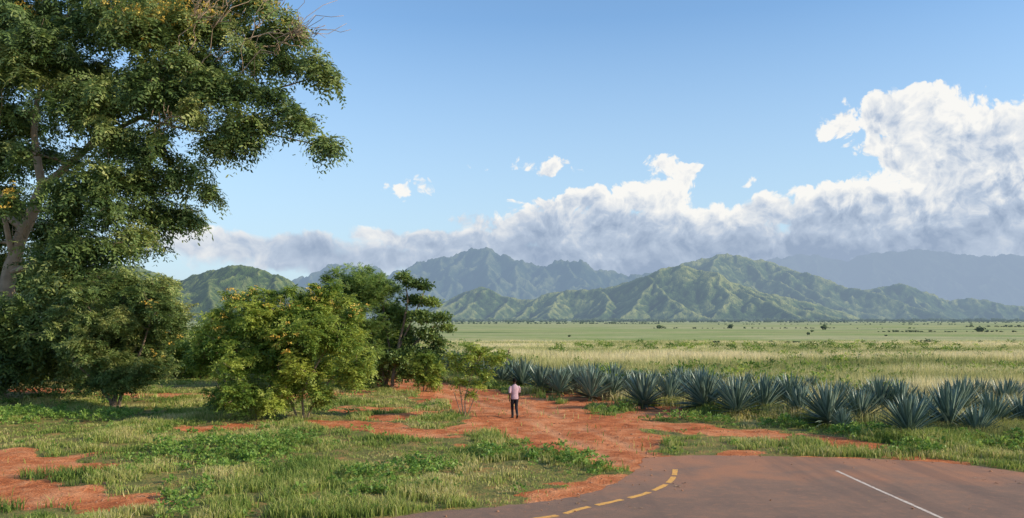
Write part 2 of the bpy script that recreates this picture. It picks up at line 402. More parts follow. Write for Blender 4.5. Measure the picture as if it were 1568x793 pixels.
# =====================================================================
# MOUNTAINS
# =====================================================================
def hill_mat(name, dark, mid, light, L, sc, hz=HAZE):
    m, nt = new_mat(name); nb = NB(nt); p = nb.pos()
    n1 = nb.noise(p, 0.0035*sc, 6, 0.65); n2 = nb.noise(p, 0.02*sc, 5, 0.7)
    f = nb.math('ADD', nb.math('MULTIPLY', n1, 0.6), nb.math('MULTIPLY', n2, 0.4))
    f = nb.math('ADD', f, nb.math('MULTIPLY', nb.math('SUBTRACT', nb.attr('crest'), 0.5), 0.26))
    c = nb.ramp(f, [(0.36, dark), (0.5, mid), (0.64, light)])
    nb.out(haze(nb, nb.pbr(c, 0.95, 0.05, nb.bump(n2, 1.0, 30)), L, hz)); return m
def mountain(name, prof, dist, mat, seed, k=0.62, spur_slope=0.33, spacing=0.035, rough=0.035, yj=0.02, jag=0.0):
    r = np.random.default_rng(seed)
    u0, u1 = prof[0][0], prof[-1][0]
    X0 = (u0-784)/F*dist; X1 = (u1-784)/F*dist
    pu = np.array([a[0] for a in prof], float); pv = np.array([a[1] for a in prof], float)
    segs = []
    n = max(6, int((X1-X0)/(dist*0.008)))
    rx = np.linspace(X0, X1, n); ru = rx/dist*F+784
    rz = (HZ-np.interp(ru, pu, pv))/F*dist
    ry = np.cumsum(r.normal(0, dist*yj*0.35, n)); ry = dist+(ry-np.linspace(ry[0], ry[-1], n))*0.6
    rz = rz*(1+r.normal(0, jag, n))
    rx = rx*ry/dist; rz = rz*ry/dist
    for i in range(n-1): segs.append(((rx[i], ry[i], rz[i]), (rx[i+1], ry[i+1], rz[i+1])))
    pk = []; nextx = rx[0]
    for i in range(n):
        if rx[i] >= nextx:
            pk.append(i); nextx = rx[i]+dist*spacing*r.uniform(0.6, 1.5)
    def spur(x, y, z, ang, sl, lvl):
        if z < 12: return
        L = z/sl*r.uniform(0.8, 1.1); m_ = 7; px, py, pz = x, y, z
        for j in range(m_):
            t = (j+1)/m_
            ang += r.normal(0, 0.20)
            nx_ = px+math.sin(ang)*L/m_; ny_ = py-math.cos(ang)*L/m_
            nz_ = z*(1-t)**1.1+z*0.07*r.normal()*(1-t)
            nz_ = max(nz_, 0)
            segs.append(((px, py, pz), (nx_, ny_, nz_)))
            px, py, pz = nx_, ny_, nz_
            if lvl > 0 and j < m_-1:
                spur(px, py, pz, ang+(1 if j % 2 else -1)*r.uniform(0.6, 1.15), sl*1.35, lvl-1)
    for i in pk:
        spur(rx[i], ry[i], rz[i]*0.98, r.normal(0, 0.45), spur_slope, 2)
        if r.random() < 0.4: spur(rx[i], ry[i], rz[i]*0.98, math.pi+r.normal(0, 0.5), spur_slope*1.3, 0)
    H = rz.max(); dd = H/spur_slope*1.15
    step = dist/700
    gx = np.arange(X0-H/k, X1+H/k, step); gy = np.arange(dist-dd, dist+dd*0.4, step*1.3)
    GX, GY = np.meshgrid(gx, gy)
    wx = GX+(fbm(GX/dist*60+3, GY/dist*60, 4)-0.5)*dist*0.010; wy = GY+(fbm(GX/dist*60+70, GY/dist*60+9, 4)-0.5)*dist*0.014
    Z = np.full(GX.shape, -50.0)
    for (A, B) in segs:
        hz_ = max(A[2], B[2])/k+step*2
        x0 = min(A[0], B[0])-hz_; x1 = max(A[0], B[0])+hz_; y0 = min(A[1], B[1])-hz_; y1 = max(A[1], B[1])+hz_
        i0, i1 = np.searchsorted(gx, [x0, x1]); j0, j1 = np.searchsorted(gy, [y0, y1])
        if i1 <= i0 or j1 <= j0: continue
        sl_ = (slice(j0, j1), slice(i0, i1))
        d_, t = seg_dist(wx[sl_], wy[sl_], A[:2], B[:2])
        h = A[2]+(B[2]-A[2])*t
        hh = h-k*d_*(1-0.2*np.clip(d_/(h/k+1), 0, 1))
        Z[sl_] = np.maximum(Z[sl_], hh)
    Zs = Z+(fbm(GX/dist*110, GY/dist*110, 5, 0.6)-0.5)*H*rough*2*np.clip(Z/H*3, 0, 1)
    Zs = np.maximum(Zs, -30)
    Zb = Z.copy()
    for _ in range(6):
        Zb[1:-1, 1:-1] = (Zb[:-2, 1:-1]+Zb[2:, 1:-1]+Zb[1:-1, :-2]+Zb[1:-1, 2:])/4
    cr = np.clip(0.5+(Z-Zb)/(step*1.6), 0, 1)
    ny_, nx_ = GX.shape; idx = np.arange(ny_*nx_).reshape(ny_, nx_)
    q = np.stack([idx[:-1, :-1], idx[:-1, 1:], idx[1:, 1:], idx[1:, :-1]], -1).reshape(-1, 4)
    zz = Zs.ravel(); keep = (zz[q] > -25).any(1)
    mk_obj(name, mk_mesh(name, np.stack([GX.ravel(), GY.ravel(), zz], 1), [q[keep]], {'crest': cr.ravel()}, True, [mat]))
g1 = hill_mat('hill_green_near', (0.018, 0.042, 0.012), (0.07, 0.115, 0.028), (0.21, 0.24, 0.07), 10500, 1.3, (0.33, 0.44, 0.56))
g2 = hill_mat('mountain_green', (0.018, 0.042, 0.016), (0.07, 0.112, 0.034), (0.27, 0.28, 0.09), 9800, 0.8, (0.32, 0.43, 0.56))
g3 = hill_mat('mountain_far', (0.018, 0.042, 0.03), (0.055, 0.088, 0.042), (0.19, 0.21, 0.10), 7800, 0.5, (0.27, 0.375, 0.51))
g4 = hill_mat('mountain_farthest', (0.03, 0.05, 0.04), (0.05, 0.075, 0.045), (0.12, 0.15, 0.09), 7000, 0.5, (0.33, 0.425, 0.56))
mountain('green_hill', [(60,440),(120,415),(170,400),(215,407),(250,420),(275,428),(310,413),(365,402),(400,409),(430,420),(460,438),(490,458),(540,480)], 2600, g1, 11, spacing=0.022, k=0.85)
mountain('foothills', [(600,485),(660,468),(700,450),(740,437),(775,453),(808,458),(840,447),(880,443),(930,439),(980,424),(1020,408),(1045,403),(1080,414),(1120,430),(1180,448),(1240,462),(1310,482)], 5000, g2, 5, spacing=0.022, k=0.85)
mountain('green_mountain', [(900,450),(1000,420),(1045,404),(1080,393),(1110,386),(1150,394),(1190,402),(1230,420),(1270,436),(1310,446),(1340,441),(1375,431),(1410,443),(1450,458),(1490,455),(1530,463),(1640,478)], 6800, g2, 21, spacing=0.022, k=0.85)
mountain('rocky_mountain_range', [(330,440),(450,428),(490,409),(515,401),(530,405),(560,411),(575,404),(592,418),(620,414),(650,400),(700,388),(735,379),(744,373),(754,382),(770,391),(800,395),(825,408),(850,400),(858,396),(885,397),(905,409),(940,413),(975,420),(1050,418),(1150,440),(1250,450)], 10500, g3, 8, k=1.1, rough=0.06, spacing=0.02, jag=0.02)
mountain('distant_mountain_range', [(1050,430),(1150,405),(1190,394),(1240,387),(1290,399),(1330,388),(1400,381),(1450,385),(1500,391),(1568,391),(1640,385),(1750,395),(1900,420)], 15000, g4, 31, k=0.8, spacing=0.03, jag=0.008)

# =====================================================================
# FOLIAGE TOOLS
# =====================================================================
def rotmats(n, r, tilt=0.5):
    a = r.uniform(0, 2*np.pi, n); t = r.normal(0, tilt, n); b = r.uniform(0, 2*np.pi, n)
    ca, sa = np.cos(a), np.sin(a); Z0 = np.zeros(n); O = np.ones(n)
    Rz = np.stack([ca, -sa, Z0, sa, ca, Z0, Z0, Z0, O], 1).reshape(n, 3, 3)
    kx, ky = np.cos(b), np.sin(b); c, s_ = np.cos(t), np.sin(t)
    Kx = np.stack([Z0, Z0, ky, Z0, Z0, -kx, -ky, kx, Z0], 1).reshape(n, 3, 3)
    I = np.eye(3)[None]
    T = I+s_[:, None, None]*Kx+(1-c)[:, None, None]*(Kx@Kx)
    return T@Rz
def frond_clump(r, nf=9, L=0.5, pairs=6, lw=0.045, ll=0.13, droop=0.5):
    """rosette of drooping pinnate leaves -> quads (n,4,3)"""
    Q = []
    for f in range(nf):
        a = r.uniform(0, 2*np.pi); e = r.uniform(-0.3, 1.0)
        d = np.array([math.cos(a)*math.cos(e), math.sin(a)*math.cos(e), math.sin(e)])
        L_ = L*r.uniform(0.7, 1.15)
        side = np.cross(d, [0, 0, 1]); side /= np.linalg.norm(side)+1e-6
        for i in range(pairs):
            t = (i+1)/pairs
            c = d*L_*t+np.array([0, 0, -droop*L_*t*t])
            tan = d+np.array([0, 0, -2*droop*t]); tan /= np.linalg.norm(tan)
            for sgn in (-1, 1):
                ld = side*sgn*0.85+tan*0.5+r.normal(0, 0.18, 3)+np.array([0, 0, -0.2]); ld /= np.linalg.norm(ld)
                l_ = ll*r.uniform(0.75, 1.2)*(1-0.3*abs(t-0.5)); wv_ = tan*lw*0.5*r.uniform(0.8, 1.2)+r.normal(0, lw*0.12, 3)
                Q.append([c, c+ld*l_*0.5-wv_, c+ld*l_, c+ld*l_*0.5+wv_])
    return np.array(Q)
def leaf_ball(r, n=60, R_=0.4, ll=0.12, lw=0.07):
    Q = []
    for i in range(n):
        d = r.normal(0, 1, 3); d /= np.linalg.norm(d); d[2] = abs(d[2])*0.8-0.2
        c = d*R_*r.uniform(0.3, 1)
        ld = d+r.normal(0, 0.6, 3); ld /= np.linalg.norm(ld)
        wv_ = np.cross(ld, r.normal(0, 1, 3)); wv_ /= np.linalg.norm(wv_)+1e-6; wv_ *= lw*0.5
        l_ = ll*r.uniform(0.7, 1.3)
        Q.append([c, c+ld*l_*0.5-wv_, c+ld*l_, c+ld*l_*0.5+wv_])
    return np.array(Q)
def instance_quads(protos, pos_, r, scale=(0.8, 1.2), tilt=0.4, tint=None):
    V = []; T = []
    pick = r.integers(0, len(protos), len(pos_))
    for k, pr in enumerate(protos):
        sel = np.where(pick == k)[0]
        if len(sel) == 0: continue
        M = rotmats(len(sel), r, tilt)*r.uniform(*scale, len(sel))[:, None, None]
        W = np.einsum('nij,qvj->nqvi', M, pr)+pos_[sel][:, None, None, :]
        V.append(W.reshape(-1, 3))
        tb = (tint[sel] if tint is not None else r.random(len(sel)))
        tt = tb[:, None]+r.normal(0, 0.12, (len(sel), len(pr)))
        T.append(np.repeat(np.clip(tt, 0, 1).ravel(), 4))
    V = np.concatenate(V); T = np.concatenate(T)
    return V, np.arange(len(V)).reshape(-1, 4), T
def tubes(lines, sides=7, cap=True):
    V = []; Q = []; C = []; b = 0
    for pts, rad in lines:
        pts = np.asarray(pts, float); rad = np.asarray(rad, float); n = len(pts)
        tan = np.gradient(pts, axis=0); tan /= np.linalg.norm(tan, axis=1)[:, None]+1e-9
        ref = np.array([1.0, 0.13, 0.07]) if abs(tan[0][2]) > 0.6 else np.array([0.1, 0.05, 1.0])
        u_ = np.cross(tan, ref); u_ /= np.linalg.norm(u_, axis=1)[:, None]+1e-9
        w_ = np.cross(tan, u_)
        a = np.arange(sides)/sides*2*np.pi
        ring = pts[:, None, :]+rad[:, None, None]*(np.cos(a)[None, :, None]*u_[:, None, :]+np.sin(a)[None, :, None]*w_[:, None, :])
        V.append(ring.reshape(-1, 3))
        for i in range(n-1):
            for j in range(sides):
                Q.append((b+i*sides+j, b+i*sides+(j+1) % sides, b+(i+1)*sides+(j+1) % sides, b+(i+1)*sides+j))
        if cap:
            C.append([b+j for j in range(sides)][::-1]); C.append([b+(n-1)*sides+j for j in range(sides)])
        b += n*sides
    fl = [np.array(Q)]
    if cap: fl.append(np.array(C))
    return np.concatenate(V), fl
def curve_pts(a, b, r, n=6, wob=0.08, sag=0.0):
    a = np.asarray(a, float); b = np.asarray(b, float); L = np.linalg.norm(b-a)
    t = np.linspace(0, 1, n)[:, None]
    p = a+(b-a)*t
    off = r.normal(0, wob*L, (n, 3))*np.sin(np.pi*t)
    off[:, 2] += (sag*L*np.sin(np.pi*t))[:, 0]
    return p+off
bark = simple_mat('bark_tan', (0.38, 0.27, 0.185), 0.9, 0.1, 0.55, 3)
bark_d = simple_mat('bark_grey', (0.24, 0.17, 0.12), 0.9, 0.1, 0.5, 7)
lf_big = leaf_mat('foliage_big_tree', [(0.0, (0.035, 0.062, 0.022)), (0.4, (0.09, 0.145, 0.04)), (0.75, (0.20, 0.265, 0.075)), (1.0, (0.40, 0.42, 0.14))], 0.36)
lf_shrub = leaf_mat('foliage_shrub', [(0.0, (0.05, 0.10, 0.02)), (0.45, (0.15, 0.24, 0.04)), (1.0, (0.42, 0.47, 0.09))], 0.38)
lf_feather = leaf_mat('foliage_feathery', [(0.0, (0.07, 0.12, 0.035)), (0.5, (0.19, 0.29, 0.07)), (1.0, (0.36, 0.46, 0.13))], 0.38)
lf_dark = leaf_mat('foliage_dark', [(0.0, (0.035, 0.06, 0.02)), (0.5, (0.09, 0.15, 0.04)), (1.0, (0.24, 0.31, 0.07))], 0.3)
m_flower = leaf_mat('yellow_flowers', [(0.0, (0.60, 0.36, 0.05)), (1.0, (0.80, 0.60, 0.14))], 0.2, 0.7)

def make_tree(name, Y0, stems, blobs, seed, leafmat, barkmat, protos, density=1.0, clump=0.5, flowers=(), fl_n=60, tilt=0.4, flat=0.75, twig=0.012, bare=(), tintbias=0.0, shell=0.45, jit=0.25, clear=()):
    """stems: list of polylines [(u,v,dy,radius m)], blobs: (u,v,dy,r m)"""
    r = np.random.default_rng(seed)
    bx, by, bz, br = stems[0][0]
    base = at(bx, by, Y0); base[2] = 0
    par = empty(name, tuple(base))
    lines = []; limb_pts = []; limb_rad = []
    for st in stems:
        P_ = np.array([at(a[0], a[1], Y0)+np.array([0, a[2], 0]) for a in st]); 
        P_[:, 0] += (np.array([a[2] for a in st]))*((np.array([a[0] for a in st])-784)/F)
        rd = np.array([a[3] for a in st])
        n = (len(st)-1)*5+1; tt = np.linspace(0, len(st)-1, n)
        pts = np.stack([np.interp(tt, range(len(st)), P_[:, k]) for k in range(3)], 1)
        for _ in range(2): pts[1:-1] = (pts[:-2]+2*pts[1:-1]+pts[2:])/4
        rr = np.interp(tt, range(len(st)), rd); pts[1:-1] += r.normal(0, 0.12, (n-2, 3))*rr[1:-1, None]
        if st[0][1] > HZ+20 and pts[0, 2] < 0.6: pts[0, 2] = -0.1; rr[0] *= 1.35
        lines.append((pts, rr)); limb_pts.append(pts[2:]); limb_rad.append(rr[2:])
    LP = np.concatenate(limb_pts); LR = np.concatenate(limb_rad)
    cpos = []; ctint = []
    order = sorted(range(len(blobs)), key=lambda i: np.min(np.linalg.norm(LP-(at(blobs[i][0], blobs[i][1], Y0)+[0, blobs[i][2], 0]), axis=1)))
    for i in order:
        u, v, dy, rad = blobs[i][:4]
        c = at(u, v, Y0); c[1] += dy; c[0] += dy*(u-784)/F
        dist = np.linalg.norm(LP-c, axis=1)+np.clip(LP[:, 2]-c[2], 0, 10)*1.0
        j = int(np.argmin(dist)); L = np.linalg.norm(LP[j]-c)
        r0 = min(LR[j]*0.7, 0.02+0.018*L+0.02*rad); r1 = max(twig*1.2, r0*0.35)
        pts = curve_pts(LP[j], c, r, 8, 0.05, 0.06); rr = np.linspace(r0, r1, 8)
        lines.append((pts, rr)); LP = np.concatenate([LP, pts[2:]]); LR = np.concatenate([LR, rr[2:]])
        n = int(density*r.uniform(0.7, 1.2)*26*(rad/clump/2.0)**2.0*1.3)+3
        d = r.normal(0, 1, (n, 3)); d /= np.linalg.norm(d, axis=1)[:, None]
        rr_ = rad*(shell+(1-shell)*r.random(n)**0.6)*(1+jit*r.normal(0, 1, n).clip(-1, 1.8))
        pp = c+d*rr_[:, None]*np.array([1, 1, flat])
        cpos.append(pp)
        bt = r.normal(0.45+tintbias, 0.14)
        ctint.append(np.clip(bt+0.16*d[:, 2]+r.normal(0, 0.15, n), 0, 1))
        for k in range(0, n, 2):
            lines.append((curve_pts(pts[r.integers(4, 8)], pp[k], r, 4, 0.07, 0.0), np.linspace(max(twig, r1*0.7), twig*0.45, 4)))
    for (u0, v0, dy0, u1, v1, dy1) in bare:
        a = at(u0, v0, Y0)+[0, dy0, 0]; b = at(u1, v1, Y0)+[0, dy1, 0]
        pts = curve_pts(a, b, r, 7, 0.06, 0.05); lines.append((pts, np.linspace(0.032, 0.01, 7)))
        for k in range(14):
            s0 = pts[r.integers(2, 7)]; lines.append((curve_pts(s0, s0+(b-a)*r.uniform(0.2, 0.5)+r.normal(0, 0.6, 3), r, 5, 0.12), np.linspace(0.02, 0.010, 5)))
    V, fl = tubes(lines, 6)
    mk_obj('trunk_and_branches', mk_mesh(name+'_wood', V-base, fl, None, True, [barkmat]), par)
    cpos = np.concatenate(cpos); ctint = np.concatenate(ctint)
    ok = cpos[:, 2] > 0.15
    for (u, v, rad) in clear:      # gaps in the front of the crown where the limbs show
        c = at(u, v, Y0); ok &= ~((np.hypot(cpos[:, 0]-c[0], cpos[:, 2]-c[2]) < rad) & (cpos[:, 1] < Y0+0.6))
    cpos = cpos[ok]; ctint = ctint[ok]
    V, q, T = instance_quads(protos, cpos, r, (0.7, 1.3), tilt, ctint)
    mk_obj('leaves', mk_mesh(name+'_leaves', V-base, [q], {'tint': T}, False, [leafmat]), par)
    if len(flowers):
        FP = []
        for (u, v, dy, rad) in flowers:
            c = at(u, v, Y0); c[1] += dy
            dd_ = np.linalg.norm((cpos-c)*np.array([1, 0.5, 1]), axis=1)
            near_ = np.argsort(dd_)[:max(8, fl_n)]
            near_ = near_[dd_[near_] < rad*1.6]
            if len(near_) == 0: continue
            ch = r.choice(near_, min(len(near_), fl_n), replace=True)
            FP.append(cpos[ch]+r.normal(0, clump*0.4, (len(ch), 3))+np.array([0.15, -0.45, clump*0.5]))
        if FP:
            FP = np.concatenate(FP)
            fpro = [leaf_ball(r, 14, 0.15*clump/0.5, 0.085*clump/0.5, 0.06*clump/0.5) for _ in range(3)]
            V, q, T = instance_quads(fpro, FP, r, (0.5, 1.4), 0.4)
            mk_obj('flowers', mk_mesh(name+'_flowers', V-base, [q], {'tint': T}, False, [m_flower]), par)
    return par

rp = np.random.default_rng(99)
P_big = [frond_clump(rp, 8, 0.85, 6, 0.10, 0.25, 0.8) for _ in range(7)]
P_shr = [frond_clump(rp, 9, 0.42, 5, 0.06, 0.15, 0.4) for _ in range(5)]
P_fea = [frond_clump(rp, 10, 0.42, 8, 0.035, 0.10, 0.25) for _ in range(5)]
P_brd = [leaf_ball(rp, 55, 0.42, 0.17, 0.10) for _ in range(4)]

# --- big flowering tree on the left ---
YT = 46
stems = [[(-8,612,0,0.56),(-4,520,0,0.46),(14,420,0,0.38),(38,350,0,0.32),(66,285,0,0.28)],
         [(66,285,0,0.24),(50,200,0.5,0.17),(62,120,1,0.12),(90,40,1,0.09),(120,-20,1,0.06)],
         [(66,285,0,0.22),(130,235,-1,0.16),(210,185,-1,0.12),(310,165,-1,0.08),(400,150,-1,0.055),(470,130,-1,0.035)],
         [(130,235,-1,0.13),(210,140,-1,0.10),(280,100,0,0.07),(350,50,0,0.05),(390,10,0,0.035)],
         [(35,350,0,0.20),(-40,280,2,0.16),(-90,190,2,0.12),(-100,80,2,0.08)],
         [(50,320,0,0.18),(120,330,-2.0,0.12),(190,345,-2,0.08),(225,375,-2,0.05)],
         [(14,420,0,0.18),(70,400,-2,0.11),(130,420,-2.5,0.08),(200,450,-2.5,0.05)],
         [(210,185,-1,0.09),(300,215,-2,0.06),(400,215,-2,0.045),(480,232,-2,0.03)],
         [(20,400,0,0.18),(5,330,-1,0.12),(-10,260,-1,0.09),(0,180,-1,0.06)],
         [(90,260,0,0.12),(180,265,3,0.08),(260,285,3,0.05)]]
b = []
for (u, v, dy, r_) in [(20,30,0,2.0),(90,10,2,1.9),(150,50,-2,1.7),(60,95,-3,1.7),(135,115,0,1.6),(210,25,1,1.7),(265,55,-2,1.5),(320,5,1,1.5),(385,0,0,1.2),
        (430,50,-1,0.9),(300,95,0,1.3),(225,105,2,1.6),(375,105,-2,1.15),(440,100,-1,0.9),(482,115,-2,0.75),(503,135,-2,0.5),(20,165,2,1.7),(95,175,-3,1.5),
        (170,165,-3,1.4),(240,165,-3,1.3),(310,145,-3,1.2),(360,160,-3,1.1),(415,165,-3,0.85),(440,190,-3,0.7),(465,210,-3,0.65),(495,234,-3,0.55),(508,243,-3,.35),(400,205,-3,0.85),(355,215,-3,1.0),
        (300,190,-3,0.9),(170,225,-3,1.1),(235,235,-3,1.2),(285,275,-2,1.0),(315,300,-1,0.6),(225,285,-2,1.2),(160,285,-3,1.2),(115,330,-3,1.2),
        (185,330,-3,1.3),(240,330,-1,0.95),(280,325,0,0.8),(300,335,0,.5),(190,375,-3,1.2),(225,370,-1,0.75),(130,385,-3,1.3),(85,395,-2,1.1),(90,430,-3,1.4),(30,480,-3,1.5),
        (150,440,-2,1.5),(215,450,-2,1.2),(60,510,-2,1.7),(0,540,-3,1.7),(130,500,-3,1.6),(200,505,-1,1.4),(235,480,0,1.0),(30,560,-1,1.4),(110,560,-1,1.4),(-60,60,1,2.2),(-70,160,-1,2.2),
        (-60,260,1,1.8),(-50,360,2,1.8),(-60,450,0,2),(-60,540,-1,1.8),(5,225,2,1.4),(0,290,3,1.3),(20,320,4,1.3),(70,220,3,1.1),(110,280,3.5,1.0),(80,340,4,1.4),(0,95,0,1.6),(260,-30,0,2.0),(120,-50,0,2.2),(180,200,3,1.1),(100,90,3,1.6),(0,400,4,1.6),
        (200,65,-3,1.6),(330,55,-1,1.1),(265,130,2,1.2),(125,250,-2,0.8),(25,250,-3,.8),(0,320,-3,.8),(30,120,-3,1.4),(260,120,-3,1.1),(400,60,0,.9),(140,200,-3,1.0),(345,245,-3,.6),(330,235,-2,.7),(460,60,-1,.5),(40,420,4,1.6),(110,470,3,1.8),(90,300,-3,.8),(380,235,-3,.45)]:
    b.append((u, v, dy, r_))
make_tree('flowering_acacia_tree', YT, stems, b, 3, lf_big, bark, P_big, 0.90, 0.52,
          flowers=[(280,45,-2,1.6),(250,60,-2,1.5),(230,80,-3,1.4),(400,10,0,1.2),(285,100,-2,1),(225,30,0,1.2),(440,20,-1,1),(20,50,0,1),(60,10,0,1),(350,20,0,1.2),(70,340,-3,.8),(330,40,-1,1.2),(300,70,-3,1.2)], fl_n=50, flat=0.75, tilt=0.5, jit=0.38, shell=0.35,
          bare=[(370,150,-3,470,85,-3.5),(360,120,-3,440,30,-3),(330,140,-3,400,40,-4),(320,110,-3,380,20,-4),(300,110,-3,350,40,-4),(400,90,-3,500,85,-3),(250,230,-3,300,210,-4),(60,400,-2,100,350,-3)], tintbias=0.12,
          clear=[(28,370,0.7),(14,410,0.8),(42,335,0.7),(62,290,0.8),(55,240,0.5),(20,355,.6),(8,440,.6),(60,165,.5),(305,237,.6),(105,225,.5),(210,200,.4),(150,250,.4)])

def auto_blobs(u0, u1, v0, v1, n, rmin, rmax, seed, ydep, round_=True):
    r = np.random.default_rng(seed); out = []
    cu, cv = (u0+u1)/2, (v0+v1)/2
    k = 0
    while len(out) < n and k < 5000:
        k += 1
        a, c = r.uniform(-1, 1), r.uniform(-1, 1)
        if round_ and a*a+c*c > 1: continue
        if any((a-o[4])**2+(c-o[5])**2 < 0.035 for o in out): continue
        e = max(0.1, math.sqrt(max(0, 1-(a*a+c*c)*0.8)))
        out.append((cu+a*(u1-u0)/2, cv+c*(v1-v0)/2, r.uniform(-1, 1)*ydep*e, r.uniform(rmin, rmax), a, c))
    return [o[:4] for o in out]
# --- small tree, left ---
make_tree('small_acacia_tree', 40.4, [[(172,628,0,0.13),(178,600,0,0.10),(170,560,0,0.08),(150,500,0.4,0.06),(140,450,0.4,0.04)],
          [(180,628,0.1,0.09),(190,590,0,0.07),(215,540,-0.5,0.05),(235,480,-0.5,0.03)],[(174,620,0,0.08),(150,585,-0.6,0.06),(110,550,-1,0.04)],[(176,600,0,0.08),(185,540,0.8,0.05),(190,450,0.8,0.03)]],
          auto_blobs(85, 285, 420, 588, 30, 0.55, 0.95, 5, 2.2), 21, lf_big, bark_d, P_shr, 1.15, 0.36, flowers=[(250,480,-1,1),(265,530,-1,1)], fl_n=14, tintbias=0.2, jit=0.42)
# --- flowering shrub, centre-left ---
make_tree('flowering_shrub', 36.2, [[(395,650,0,0.06),(390,610,0,0.05),(370,560,0,0.04),(350,500,0.3,0.03)],[(400,650,0.1,0.05),(410,600,0.2,0.05),(430,540,-0.3,0.04),(440,480,0,0.03)],
          [(385,648,0.1,0.045),(365,610,-0.3,0.04),(335,570,-0.3,0.03)],[(465,640,0.3,0.055),(462,600,0.3,0.05),(490,550,0,0.04),(520,500,0,0.03)],[(470,640,0.3,0.04),(490,600,0.3,0.035),(525,560,0,0.03)],[(455,640,0.3,0.045),(440,600,0,0.04),(425,560,-.4,0.03)]],
          auto_blobs(305, 455, 462, 626, 26, 0.4, 0.8, 7, 1.6)+auto_blobs(420, 550, 458, 618, 24, 0.4, 0.8, 8, 1.6)+[(365,464,0,.35),(420,454,0,.35),(505,444,0,.35),(540,484,0,.4),(395,474,0,0.5),(470,459,.4,.4),(330,500,0,.5),(400,612,-.8,.4),(490,606,-.5,.4),(385,450,0,.25),(445,446,0,.25),(530,463,0,.3),(485,440,0,.2),(355,455,0,.2)],
          31, lf_shrub, bark, P_shr, 1.1, 0.34, flowers=[(365,465,0,.8),(400,475,0,.8),(440,470,0,.8),(540,475,0,.8),(430,530,-1.5,.7),(350,500,-1,.7),(455,520,-1.5,.6),(510,470,0,.7),(385,455,0,.7),(480,455,0,.7)], fl_n=12, tintbias=0.17, jit=0.45)
# --- feathery acacia behind ---
make_tree('feathery_acacia_tree', 53, [[(588,596,0,0.16),(585,560,0,0.12),(570,520,0,0.09),(540,470,0,0.05)],[(590,596,0.2,0.12),(600,550,0,0.09),(590,500,0,0.06),(585,450,0,0.04)],[(585,560,0,0.08),(540,530,0,0.05),(510,490,0,0.03)]],
          auto_blobs(495, 625, 432, 590, 40, 0.6, 1.0, 9, 2.4)+[(503,426,0,.4),(525,430,0,.5),(555,424,0,.5),(580,430,0,.5),(605,440,0,.5),(495,448,0,.5),(540,445,-.5,.8),(570,455,-.8,.8),(515,415,0,.25),(565,414,0,.25),(540,480,-1.5,.8),(580,500,-1.5,.8),(575,540,-1.5,.7)], 41, lf_feather, bark_d, P_fea, 1.5, 0.38, flat=0.8, tintbias=0.22, jit=0.45)
make_tree('broadleaf_tree', 52, [[(600,597,0,0.15),(604,560,0,0.12),(615,510,0,0.09),(625,460,0,0.05),(620,430,0,0.03)],[(604,560,0,0.08),(640,520,0,0.06),(670,495,0,0.03)],[(610,535,0,0.07),(640,470,0,0.05),(650,445,0,0.03)]],
          [(618,426,0,.35),(632,436,0,.35),(648,438,0,.35),(635,458,0.5,.5),(662,464,0,.35),(645,488,-.5,.55),(676,488,0,.4),(617,485,1,.6),(655,513,0,.55),(625,520,.5,.65),(674,526,0,.4),(640,545,0,.7),(615,550,-.5,.7),(660,560,0,.5),(625,572,0,.6),(684,503,0,.25),(665,545,0,.4)],
          43, lf_dark, bark_d, P_brd, 1.2, 0.38, flat=0.6, tintbias=0.2, jit=0.4)
# --- saplings by the path ---
make_tree('roadside_sapling', 36.4, [[(712,642,0,0.03),(712,610,0,0.025),(720,580,0,0.02),(735,545,0,0.015)],[(710,642,0,0.025),(705,600,0.1,0.02),(700,565,0,0.015)],[(714,640,0,0.022),(730,600,0,0.018),(755,560,0,0.012)],[(708,640,0,0.02),(695,600,0,0.014)]],
          [(700,562,0,.2),(718,548,0,.28),(738,540,0.2,.3),(758,552,0,.26),(728,565,0,.22),(708,585,0,.18),(745,575,0,.22),(765,545,.2,.18),(693,545,0,.18),(722,534,0,.22),(735,590,0,.15),(722,605,0,.14)], 51, lf_shrub, bark, P_shr, 0.6, 0.25, twig=0.007, tintbias=0.25, shell=0.2)
make_tree('roadside_sapling', 49, [[(648,602,0,0.04),(650,580,0,0.03),(655,555,0,0.02)],[(650,602,0,0.03),(665,570,0,0.02)]],
          [(640,560,0,.4),(655,550,0,.45),(668,565,0,.4),(648,580,0,.45),(664,585,0,.35)], 52, lf_shrub, bark_d, P_shr, 1.2, 0.3, twig=0.008, tintbias=0.05, shell=0.2)
# --- bushes behind ---
for (nm, Yb, u, v, bl, sd, lm) in [
    ('green_bush', 62, 290, 577, auto_blobs(240,345,480,575,14,0.9,1.5,61,3), 61, lf_shrub),
    ('green_bush', 60, 480, 578, auto_blobs(440,560,510,578,12,0.8,1.2,62,2), 62, lf_dark),
    ('green_bush', 58, 60, 582, auto_blobs(-60,140,520,580,16,0.9,1.4,63,3), 63, lf_dark),
    ('green_bush', 66, 400, 572, auto_blobs(330,460,490,570,14,0.9,1.4,64,3), 64, lf_dark),
    ('green_bush', 58, 770, 583, [(745,552,0,.4),(765,548,0,.4),(760,562,0,.5),(740,565,0,.4),(772,567,0,.3)], 65, lf_shrub),
    ('green_bush', 72, 655, 566, auto_blobs(610,680,545,572,7,0.5,0.8,66,1), 66, lf_shrub)]:
    make_tree(nm, Yb, [[(u,v,0,0.09),(u+5,v-25,0,0.06),(u+10,v-50,0,0.03)],[(u,v,0,0.07),(u-18,v-25,0,0.05),(u-30,v-40,0,0.03)]], bl, sd, lm, bark_d, P_brd, 1.1, 0.5, tintbias=0.12, jit=0.4)

